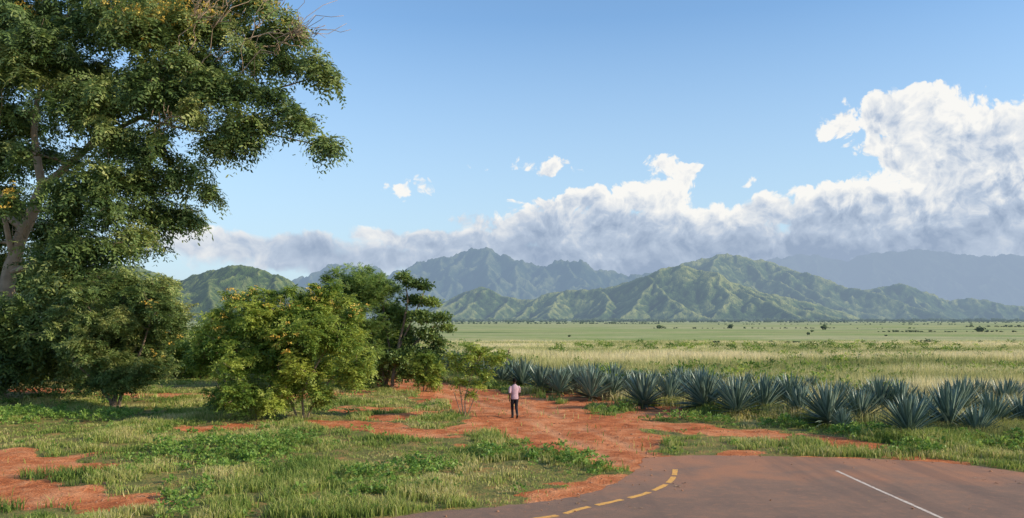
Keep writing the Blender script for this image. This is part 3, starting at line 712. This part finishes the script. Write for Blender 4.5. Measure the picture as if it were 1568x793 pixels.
# =====================================================================
# AGAVES (sisal)
# =====================================================================
m_ag, nt = new_mat('agave_leaf'); nb = NB(nt)
tcx = nb.n('ShaderNodeTexCoord').outputs['Object']
n1 = nb.noise(tcx, 6, 4)
c = nb.ramp(nb.attr('tint'), [(0.0, (0.14, 0.11, 0.06)), (0.15, (0.05, 0.08, 0.055)), (0.6, (0.14, 0.205, 0.155)), (1.0, (0.38, 0.45, 0.35))])
c = nb.mix(nb.math('MULTIPLY', n1, 0.35), c, (0.08, 0.13, 0.095))
nb.out(nb.pbr(c, 0.4, 0.45))
def agave_mesh(name, seed, n=110, L=1.4):
    r = np.random.default_rng(seed); V = []; Q = []; T = []
    for i in range(n):
        a = i*2.39996+r.normal(0, 0.16); f = i/n
        e = R(-2+86*f**0.8)+r.normal(0, 0.08)
        l = L*(0.72+0.35*math.sin(min(1, f*1.15)*math.pi*0.75))*r.uniform(0.85, 1.1)
        wd = 0.046*r.uniform(0.85, 1.15); segs = 6
        d = np.array([math.cos(a)*math.cos(e), math.sin(a)*math.cos(e), math.sin(e)])
        side = np.array([-math.sin(a), math.cos(a), 0]); up = np.cross(d, side); up = -up if up[2] < 0 else up
        b0 = len(V); base = np.array([math.cos(a)*0.07, math.sin(a)*0.07, 0.16+0.28*f]); tv = r.uniform(0.25, 0.9) if f > 0.1 else r.uniform(0, .4)
        droop = 0.12*(1-f)*r.uniform(0.2, 1.6)
        for k in range(segs+1):
            t = k/segs; ww = wd*(0.62+0.75*math.sin(math.pi*min(1, t*0.9+0.12)))*(1-t**5)*(1.0 if k < segs else 0.05)
            c_ = base+d*l*t+np.array([0, 0, -droop*l*t*t])
            V += [c_+side*ww+up*ww*0.45, c_-up*0.012*(1-t), c_-side*ww+up*ww*0.45]
            T += [min(1, tv+0.25), tv-0.12, min(1, tv+0.25)]
        for k in range(segs):
            o = b0+3*k
            Q += [(o, o+1, o+4, o+3), (o+1, o+2, o+5, o+4)]
    V = np.array(V); st, fl = tubes([(np.array([[0, 0, -0.15], [0, 0, 0.2], [0, 0, 0.5]]), np.array([0.12, 0.13, 0.05]))], 10, False)
    nV = len(V); V = np.concatenate([V, st]); Qa = np.concatenate([np.array(Q), fl[0]+nV]); T = np.array(T+[0.05]*len(st))
    return mk_mesh(name, V, [Qa], {'tint': np.clip(T, 0, 1)}, False, [m_ag])
AG = [agave_mesh('agave_mesh_a', 1), agave_mesh('agave_mesh_b', 2, 95, 1.3), agave_mesh('agave_mesh_c', 3, 120, 1.45)]
ag_px = [(1392,674,1.08),(1455,664,1.0),(1520,660,.95),(1566,656,.95),(1415,652,.9),(1268,652,1.12),(1318,648,1.05),(1225,640,1.0),(1348,638,.9),(1128,638,1.08),(1170,634,.95),(1080,630,1.08),
         (985,626,1.05),(1025,620,1.0),(1055,614,.9),(1100,619,.9),(1195,624,.9),(904,613,1.05),(936,610,.95),(965,608,.9),(855,605,1.05),(885,602,.9),(828,600,1.0),(800,594,1.05),(812,590,1),(768,590,1.05),(740,585,1.05),(722,581,1.05),
         (700,578,1.1),(684,575,1.1),(668,572,1.1),(845,590,.95),(870,590,.9),(910,594,.9),(1000,602,.9),(1470,642,.95),(1535,640,.95),(1600,660,1),(1440,634,.85),(1290,626,.85),(1240,616,.85),(1380,640,.85),
         (1500,634,.9),(1560,632,.95),(940,598,.85),(975,600,.8),(1140,612,.85),(1180,612,.8),(755,582,1),(785,585,.95),(712,575,1.0),(1330,630,.85),(1600,640,.9),(1040,604,.8),(655,570,1),
         (1290,660,.6),(1495,672,.7),(1210,628,.9),(1400,628,.9),(1350,622,.85),(1480,624,.9),(1540,624,.9),(1075,606,.85),(1110,606,.85),(730,575,1),(770,578,.95)]
ra = np.random.default_rng(12)
for i, (u, v, sc) in enumerate(ag_px):
    X_, Y_ = gp(u, v)
    o = mk_obj('agave_plant', AG[i % 3], None, (X_, Y_, float(gz(np.array([X_]), np.array([Y_]))[0])-0.02))
    o.rotation_euler = (ra.normal(0, 0.07), ra.normal(0, 0.07), ra.uniform(0, 6.28)); sc *= ra.uniform(0.85, 1.1); o.scale = (sc, sc, sc*ra.uniform(0.92, 1.1))

# =====================================================================
# GRASS
# =====================================================================
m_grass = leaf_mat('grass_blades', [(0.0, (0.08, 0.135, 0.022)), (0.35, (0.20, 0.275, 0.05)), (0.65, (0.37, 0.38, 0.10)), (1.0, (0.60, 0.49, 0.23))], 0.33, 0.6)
m_weed = leaf_mat('weed_leaves', [(0.0, (0.07, 0.145, 0.024)), (0.5, (0.16, 0.28, 0.045)), (1.0, (0.32, 0.41, 0.09))], 0.33, 0.5)
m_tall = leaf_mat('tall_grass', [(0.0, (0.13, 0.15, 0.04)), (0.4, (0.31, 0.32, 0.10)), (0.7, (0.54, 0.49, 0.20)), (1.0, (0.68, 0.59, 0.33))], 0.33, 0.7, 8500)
def blades(name, x, y, z, h, wdt, tint, mat, r, lean=0.35):
    n = len(x); a = r.uniform(0, 2*np.pi, n); la = r.uniform(0, 2*np.pi, n); ln = np.abs(r.normal(0, lean, n))
    dx, dy = np.cos(a)*wdt/2, np.sin(a)*wdt/2
    mx_, my_ = np.cos(la)*ln*h, np.sin(la)*ln*h
    V = np.empty((n, 5, 3))
    V[:, 0] = np.stack([x-dx, y-dy, z-0.02], 1); V[:, 1] = np.stack([x+dx, y+dy, z-0.02], 1)
    V[:, 2] = np.stack([x+dx*.8+mx_*.35, y+dy*.8+my_*.35, z+h*.6], 1); V[:, 3] = np.stack([x-dx*.8+mx_*.35, y-dy*.8+my_*.35, z+h*.6], 1)
    V[:, 4] = np.stack([x+mx_, y+my_, z+h], 1)
    b0 = np.arange(n)[:, None]*5
    q = b0+np.array([[0, 1, 2, 3]]); t = b0+np.array([[3, 2, 4]])
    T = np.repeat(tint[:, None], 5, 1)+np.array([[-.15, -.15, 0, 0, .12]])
    mk_obj(name, mk_mesh(name, V.reshape(-1, 3), [q, t], {'tint': np.clip(T, 0, 1).ravel()}, False, [mat]))
r = np.random.default_rng(77)
rowx_y = np.array([20, 29.5, 34.1, 40, 46.7, 60.7, 80, 140]); rowx_x = np.array([19, 13.7, 12.2, 6.5, 2.7, -4.8, -12, -30])
def rowx(y): return np.interp(y, rowx_y, rowx_x)
def scatter(n, x0, x1, y0, y1, bias=1.6):
    y_ = y0+(y1-y0)*r.random(n)**bias; x_ = r.uniform(x0, x1, n); return x_, y_
x, y = scatter(1250000, -26, 24, 15.5, 66, 1.5)
keep = (np.abs(x) < y*0.64+3); x, y = x[keep], y[keep]
rd = road_dist(x, y); dd = dirt(x, y)
lush = fbm(x*0.35+40, y*0.35+11, 4, 0.55)
thin = fbm(x*1.3+9, y*1.3, 4, 0.6)
rside = (x > rowx(y)-1.5)
prob = (1-dd)**1.5*sstep(0.0, 0.25, rd)*np.where(rside, 1.0, sstep(0.36, 0.58, thin))*(0.20+0.80*sstep(0.38, 0.62, lush))
prob = np.maximum(prob, 0.003*(rd > 0.1))
keep = (r.random(len(x)) < prob) & (rd > -0.05)
x, y, lush, rside = x[keep], y[keep], lush[keep], rside[keep]
h = (0.05+0.19*sstep(0.3, 0.7, lush)*r.uniform(0.3, 1.4, len(x)))*(1+1.0*rside)
tint = np.clip(0.50+1.2*(fbm(x*0.5+3, y*0.5+20, 3)-0.5)+r.normal(0, 0.18, len(x)), 0, 1)
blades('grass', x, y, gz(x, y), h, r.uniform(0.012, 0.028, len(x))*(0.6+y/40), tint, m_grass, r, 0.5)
print('grass', len(x))
# weeds
x, y = scatter(60000, -26, 22, 16, 60, 1.2)
keep = (np.abs(x) < y*0.64+3); x, y = x[keep], y[keep]
patch = fbm(x*0.28+100, y*0.28+30, 4, 0.55)
wpts = [(350,690,2.0),(420,680,1.5),(640,720,1.2),(870,700,1.8),(810,685,1.0),(20,640,2.5),(280,690,1.4),(900,715,1.0),(560,735,1.0),(1470,680,1.9),(1550,684,1.9),(1400,694,1),(1320,668,1.4),(1200,652,1.0),(1040,642,1.2),(1100,648,1),(960,632,1),(160,640,1.5),(760,700,1.0)]
wm = np.zeros(len(x))
for (u, v, rr_) in wpts:
    a, b_ = gp(u, v); wm = np.maximum(wm, 1-np.hypot(x-a, (y-b_)*0.8)/rr_)
fm = np.clip(sstep(0.56, 0.68, patch)*0.45+sstep(0, 0.4, wm), 0, 1)*(dirt(x, y) < 0.35)*(road_dist(x, y) > 0.25)
keep = r.random(len(x)) < fm*0.5+0.014*(road_dist(x, y) > 0.2)*(dirt(x, y) < 0.7)
x, y, wm = x[keep], y[keep], wm[keep]
P_weed = [leaf_ball(rp, 22, 0.16, 0.09, 0.06) for _ in range(5)]
zz = gz(x, y)+0.06+r.random(len(x))*(0.08+0.30*np.clip(wm*1.3, 0, 1))
V, q, T = instance_quads(P_weed, np.stack([x, y, zz], 1), r, (0.6, 1.3), 0.3, np.clip(r.normal(0.5, 0.2, len(x)), 0, 1))
V[:, 2] = np.maximum(V[:, 2], 0.01)
mk_obj('weeds', mk_mesh('weeds', V, [q], {'tint': T}, False, [m_weed]))
print('weeds', len(x))
# tall grass field beyond the agaves
n = 400000
y = 28+130*r.random(n)**1.3; x = rowx(y)+0.4+r.random(n)*(y*0.66+4-rowx(y))
keep = (x < y*0.66+3) & (x > -y*0.25)
x, y = x[keep], y[keep]
off = x-rowx(y)
dn = fbm(x*0.15+7, y*0.15, 4, 0.6); keep = r.random(len(x)) < sstep(0.25, 0.5, dn)*sstep(0.3, 3.5, off)
x, y, off, dn = x[keep], y[keep], off[keep], dn[keep]
hh = (0.5+0.7*sstep(3, 11, off))*r.uniform(0.5, 1.15, len(x))*(0.6+0.8*dn)*(1-0.55*sstep(70, 120, y))
tint = np.clip(0.45+0.2*sstep(3, 20, off)+1.7*(fbm(x*0.05+50, y*0.13+3, 4)-0.5)+r.normal(0, 0.13, len(x)), 0, 1)
blades('tall_grass_field', x, y, np.zeros(len(x)), hh, r.uniform(0.02, 0.045, len(x))*(0.5+y/60), tint, m_tall, r, 0.3)
print('tall', len(x))
# leafy scrub growing through the field behind the agaves
n = 2600
y = 34+95*r.random(n)**1.2; x = rowx(y)+3+r.random(n)*(y*0.66-rowx(y))
sc_ = fbm(x*0.12+200, y*0.12+60, 4, 0.6); keep = sc_ > 0.55; x, y = x[keep], y[keep]
P_scr = [leaf_ball(rp, 34, 0.42, 0.20, 0.09) for _ in range(4)]
V, q, T = instance_quads(P_scr, np.stack([x, y, 0.35+r.random(len(x))*0.7], 1), r, (0.7, 1.5), 0.3, np.clip(r.normal(0.4, 0.2, len(x)), 0, 1))
mk_obj('field_scrub', mk_mesh('field_scrub', V, [q], {'tint': T}, False, [lf_shrub]))

# pebbles and crumbs of dry earth
x, y = scatter(30000, -14, 18, 16, 45, 1.2); rd = road_dist(x, y); dd = dirt(x, y)
keep = r.random(len(x)) < np.where(rd > 0, dd*0.14, np.exp(rd*2.5)*0.20+0.005); x, y, rd = x[keep], y[keep], rd[keep]
octv = np.array([[1,0,0],[0,1,0],[-1,0,0],[0,-1,0],[0,0,.7],[0,0,-.7]], float); octf = np.array([[0,1,4],[1,2,4],[2,3,4],[3,0,4],[1,0,5],[2,1,5],[3,2,5],[0,3,5]])
M = rotmats(len(x), r, 0.5)*(0.014+0.04*r.random(len(x))**3)[:, None, None]
base_v = octv[None]*(1+r.normal(0, 0.2, (len(x), 6, 1)))
V = np.einsum('nij,nvj->nvi', M, base_v)+np.stack([x, y, np.where(rd < 0, 0.006, gz(x, y))+0.006], 1)[:, None, :]
Fp = (np.arange(len(x))[:, None, None]*6+octf[None]).reshape(-1, 3)
mk_obj('pebbles', mk_mesh('pebbles', V.reshape(-1, 3), [Fp], None, False, [simple_mat('pebble_earth', (0.42, 0.21, 0.12), 0.9, 0.1, 0.5, 3)]))
# flat dry leaf litter blown onto the asphalt
lx, ly = [], []
for (u, v, n_) in [(1040,743,6),(975,777,3),(890,772,3),(1350,770,2),(1500,735,3),(1180,715,2),(1540,740,3)]:
    a, b_ = gp(u, v); lx += list(a+r.normal(0, 0.18, n_)); ly += list(b_+r.normal(0, 0.14, n_))
lq = np.array([[[0, 0, .012], [.05, -.025, .03], [.11, 0, .014], [.05, .025, .022]]])
V, q, T = instance_quads([lq, lq*0.8, lq*np.array([1.2, 1.5, 0.8])], np.stack([lx, ly, np.full(len(lx), 0.006)], 1), r, (0.6, 1.3), 0.03)
V[:, 2] = np.maximum(V[:, 2], 0.012)
mk_obj('dry_leaf_litter', mk_mesh('dry_leaf_litter', V, [q], {'tint': T}, False, [leaf_mat('dry_leaf', [(0.0, (0.16, 0.09, 0.05)), (1.0, (0.55, 0.38, 0.22))], 0.1, 0.8)]))

# =====================================================================
# DISTANT TREES ON THE PLAIN
# =====================================================================
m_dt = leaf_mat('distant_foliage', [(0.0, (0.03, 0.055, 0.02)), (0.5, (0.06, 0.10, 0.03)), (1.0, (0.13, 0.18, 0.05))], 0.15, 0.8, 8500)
r = np.random.default_rng(55)
blobp = []
for k in range(6):
    Q = []
    for i in range(90):
        d = r.normal(0, 1, 3); d /= np.linalg.norm(d); c_ = d*np.array([1, 1, 0.75])*r.uniform(0.5, 1)*(1+0.3*math.sin(d[0]*5+k)); c_[2] += 0.75
        a_ = r.normal(0, 1, 3); a_ /= np.linalg.norm(a_); b_ = np.cross(a_, d); b_ /= np.linalg.norm(b_)+1e-6
        s_ = r.uniform(0.16, 0.34); Q.append([c_-a_*s_, c_-b_*s_, c_+a_*s_, c_+b_*s_])
    blobp.append(np.array(Q))
pos_ = []; sc = []
def add(n, ylo, yhi, s0, s1, xr=0.66, xl=-0.3):
    for i in range(n):
        Y_ = r.uniform(ylo, yhi); X_ = r.uniform(xl, xr)*Y_
        pos_.append((X_, Y_, 0)); sc.append(r.uniform(s0, s1))
add(4, 170, 420, 0.3, 0.6, xl=-0.12)
add(5, 420, 1400, 0.6, 1.2, xl=-0.12)
add(25, 1500, 2600, 1.0, 2.0, xl=-0.4)
add(1700, 2800, 4200, 4, 8, xl=-0.5, xr=0.7)
for (Yr, u0, u1, n, s0, s1) in [(108,1240,1600,150,0.20,0.38),(150,1180,1600,50,0.2,0.42),(300,1330,1600,50,0.25,0.5),(420,1000,1400,40,0.3,0.6),(520,1480,1600,30,0.5,1.0),(950,690,1010,80,0.8,1.4),(1500,680,1300,220,1.0,1.9),(800,1100,1500,50,0.5,0.9),(1300,1200,1600,80,0.8,1.4),(2100,660,1600,420,1.8,3.6)]:
    for i in range(n):
        u = r.uniform(u0, u1); Y_ = Yr*(1+r.normal(0, 0.008)); pos_.append(((u-784)/F*Y_, Y_, 0)); sc.append(r.uniform(s0, s1))
for (u, v, s0) in [(1010,503,1.8),(1262,505,1.6),(1096,528,.7),(1118,503,1.4),(1500,508,1.4),(1420,527,0.8)]:
    a, b_ = gp(u, v); pos_.append((a, b_, 0)); sc.append(s0)
pos_ = np.array(pos_, float); sc = np.array(sc)
Vs = []; Ts = []
for k in range(6):
    sel = np.arange(len(pos_)) % 6 == k
    M = rotmats(sel.sum(), r, 0.0)*sc[sel][:, None, None]*(np.array([1.2, 1.2, 0.0])[None, :, None]+np.array([0, 0, 1.0])[None, :, None]*r.uniform(0.5, 1.1, (sel.sum(), 1, 1)))
    Wd = np.einsum('nij,qvj->nqvi', M, blobp[k])+pos_[sel][:, None, None, :]
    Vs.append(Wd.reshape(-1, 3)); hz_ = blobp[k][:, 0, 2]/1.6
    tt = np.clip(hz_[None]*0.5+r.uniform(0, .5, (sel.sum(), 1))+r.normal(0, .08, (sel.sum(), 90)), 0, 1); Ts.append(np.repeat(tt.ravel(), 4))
V = np.concatenate(Vs)
mk_obj('distant_trees', mk_mesh('distant_trees', V, [np.arange(len(V)).reshape(-1, 4)], {'tint': np.concatenate(Ts)}, False, [m_dt]))

# =====================================================================
# WALKING MAN (seen from behind, walking away)
# =====================================================================
skin = simple_mat('dark_skin', (0.055, 0.028, 0.018), 0.5, 0.4, 0.1)
shirt = simple_mat('pale_pink_shirt', (0.46, 0.30, 0.34), 0.85, 0.2, 0.25, 14)
trou = simple_mat('dark_trousers', (0.018, 0.018, 0.024), 0.85, 0.2, 0.2)
shoe_m = simple_mat('black_shoe', (0.015, 0.013, 0.012), 0.5, 0.4, 0.1)
hair_m = simple_mat('black_hair', (0.008, 0.007, 0.006), 0.9, 0.1, 0.3, 60)
X_, Y_ = gp(788, 642)
man = empty('walking_man', (X_, Y_, float(gz(np.array([X_]), np.array([Y_]))[0]))); man.rotation_euler = (0, 0, R(14))
def dens_line(pts, rad, n=5):
    pts = np.array(pts, float); m_ = (len(pts)-1)*n+1; t = np.linspace(0, len(pts)-1, m_)
    P_ = np.stack([np.interp(t, range(len(pts)), pts[:, k]) for k in range(3)], 1)
    for _ in range(2): P_[1:-1] = (P_[:-2]+2*P_[1:-1]+P_[2:])/4
    return P_, np.interp(t, range(len(pts)), rad)
def ellips(c, rad, n=14, m_=10):
    Q = []; c = np.array(c)
    V = [c+np.array([0, 0, -rad[2]])]
    for i in range(1, m_):
        p_ = -math.pi/2+math.pi*i/m_
        for j in range(n):
            a = 2*math.pi*j/n; V.append(c+np.array([math.cos(a)*math.cos(p_)*rad[0], math.sin(a)*math.cos(p_)*rad[1], math.sin(p_)*rad[2]]))
    V.append(c+np.array([0, 0, rad[2]])); T = []
    for j in range(n): T.append((0, 1+(j+1) % n, 1+j))
    for i in range(m_-2):
        for j in range(n):
            a = 1+i*n+j; b_ = 1+i*n+(j+1) % n; Q.append((a, b_, b_+n, a+n))
    last = len(V)-1
    for j in range(n): T.append((last, 1+(m_-2)*n+j, 1+(m_-2)*n+(j+1) % n))
    return np.array(V), [tuple(f) for f in Q+T]
def loft(rings, n=16):
    V = []; Fc = []
    for (cx_, cy_, cz_, rx_, ry_) in rings:
        for j in range(n):
            a = 2*math.pi*j/n; V.append((cx_+math.cos(a)*rx_, cy_+math.sin(a)*ry_, cz_))
    for i in range(len(rings)-1):
        for j in range(n): Fc.append((i*n+j, i*n+(j+1) % n, (i+1)*n+(j+1) % n, (i+1)*n+j))
    Fc.append(tuple(range(n))[::-1]); Fc.append(tuple((len(rings)-1)*n+j for j in range(n)))
    return np.array(V), Fc
def body_part(name, pieces, mat, voxel):
    V = []; Fc = []
    for (v_, f_) in pieces:
        b0 = sum(len(a) for a in V); V.append(np.asarray(v_))
        for f in f_: Fc.append([int(i)+b0 for i in f])
    me = bpy.data.meshes.new(name); me.from_pydata([tuple(map(float, v_)) for v_ in np.concatenate(V)], [], Fc); me.materials.append(mat); me.update()
    o = mk_obj(name, me, man)
    md = o.modifiers.new('Remesh', 'REMESH'); md.mode = 'VOXEL'; md.voxel_size = voxel; md.use_smooth_shade = True
    sm = o.modifiers.new('Smooth', 'SMOOTH'); sm.factor = 0.5; sm.iterations = 3
    return o
def tube1(pts, rad, sides=10, n=5):
    V, fl = tubes([dens_line(pts, rad, n)], sides); return V, [tuple(f) for a in fl for f in a]
body_part('trousers', [loft([(0,0,.80,.10,.085),(0,0,.86,.155,.115),(0,0,.93,.160,.12),(0,0,1.0,.145,.11)]),
    tube1([(-.085,0,.88),(-.075,.13,.50),(-.045,.18,.09)], [.092,.066,.052]), tube1([(.085,0,.88),(.075,.02,.48),(.03,-.32,.22)], [.092,.066,.052])], trou, 0.014)
body_part('shoes', [tube1([(-.045,.14,.05),(-.045,.24,.05),(-.05,.35,.03)], [.05,.045,.03]), tube1([(-.045,.16,.12),(-.045,.16,.05)], [.04,.045]),
    tube1([(.03,-.38,.19),(.03,-.31,.10),(.03,-.24,.035)], [.042,.045,.03]), tube1([(.03,-.34,.24),(.03,-.35,.17)], [.038,.042])], shoe_m, 0.01)
body_part('shirt', [loft([(0,0,.82,.170,.125),(0,0,.90,.168,.125),(0,.005,1.02,.155,.115),(0,.01,1.16,.170,.12),(0,.01,1.28,.180,.12),(0,.01,1.36,.160,.105),(0,.01,1.41,.10,.08),(0,.012,1.445,.062,.062)]),
    tube1([(-.15,.01,1.345),(-.20,.0,1.30),(-.235,-.08,1.08)], [.062,.066,.055]), tube1([(.15,.01,1.345),(.20,.01,1.30),(.225,.10,1.09)], [.062,.066,.055]),
    tube1([(-.05,.01,1.44),(0,-.04,1.455),(.05,.01,1.44)], [.018,.018,.018])], shirt, 0.012)
def hand(w_, d_, sgn):
    w_ = np.array(w_, float); d_ = np.array(d_, float); d_ /= np.linalg.norm(d_)
    fwd = np.array([0, 1, 0.0]); fwd -= d_*fwd.dot(d_); fwd /= np.linalg.norm(fwd); inn = np.array([-sgn, 0, 0.0])
    out = [tube1([w_-d_*.01, w_+d_*.04, w_+d_*.085], [.024,.03,.030], 8, 3)]
    for k, (off_, ln_) in enumerate([(.027,.070),(.009,.080),(-.009,.074),(-.026,.056)]):
        b_ = w_+d_*.08+fwd*off_
        out.append(tube1([b_-d_*.02, b_+d_*ln_*.45+inn*.004, b_+d_*ln_*.8+inn*.018, b_+d_*ln_+inn*.030], [.0095,.009,.0085,.007], 6, 2))
    b_ = w_+d_*.025+fwd*.025
    out.append(tube1([b_, b_+fwd*.025+d_*.025, b_+fwd*.035+d_*.055+inn*.01], [.012,.010,.008], 6, 2))
    return out
hL = hand((-.235,-.06,.83), (0.05,.15,-1), -1); hR = hand((.235,.21,.87), (-.05,.25,-1), 1)
hx, hy, hz0 = 0.0, 0.02, 1.585
body_part('head_and_arms', [tube1([(0,.0,1.40),(0,.01,1.50)], [.055,.052]), ellips((hx,hy,hz0), (.074,.093,.108)), ellips((hx,hy+.03,hz0-.055), (.052,.055,.05)),
    tube1([(0,hy+.088,hz0+.02),(0,hy+.108,hz0-.018)], [.010,.015], 6, 2), ellips((-.076,hy-.005,hz0-.01), (.010,.020,.032), 8, 6), ellips((.076,hy-.005,hz0-.01), (.010,.020,.032), 8, 6),
    tube1([(-.022,hy+.078,hz0-.052),(.022,hy+.078,hz0-.052)], [.009,.009], 6, 2),
    tube1([(-.23,-.06,1.14),(-.242,-.09,1.06),(-.235,-.06,.83)], [.045,.043,.027]), tube1([(.22,.075,1.14),(.230,.105,1.08),(.235,.21,.87)], [.045,.043,.027])]+hL+hR, skin, 0.0065)
body_part('hair', [ellips((hx,hy-.012,hz0+.022), (.081,.095,.097))], hair_m, 0.009)
ew = simple_mat('eye_white', (0.6, 0.58, 0.55), 0.3, 0.5, 0.02)
body_part('eyes', [ellips((-.03,hy+.083,hz0+.005), (.012,.008,.007), 8, 6), ellips((.03,hy+.083,hz0+.005), (.012,.008,.007), 8, 6)], ew, 0.003)
print('done')
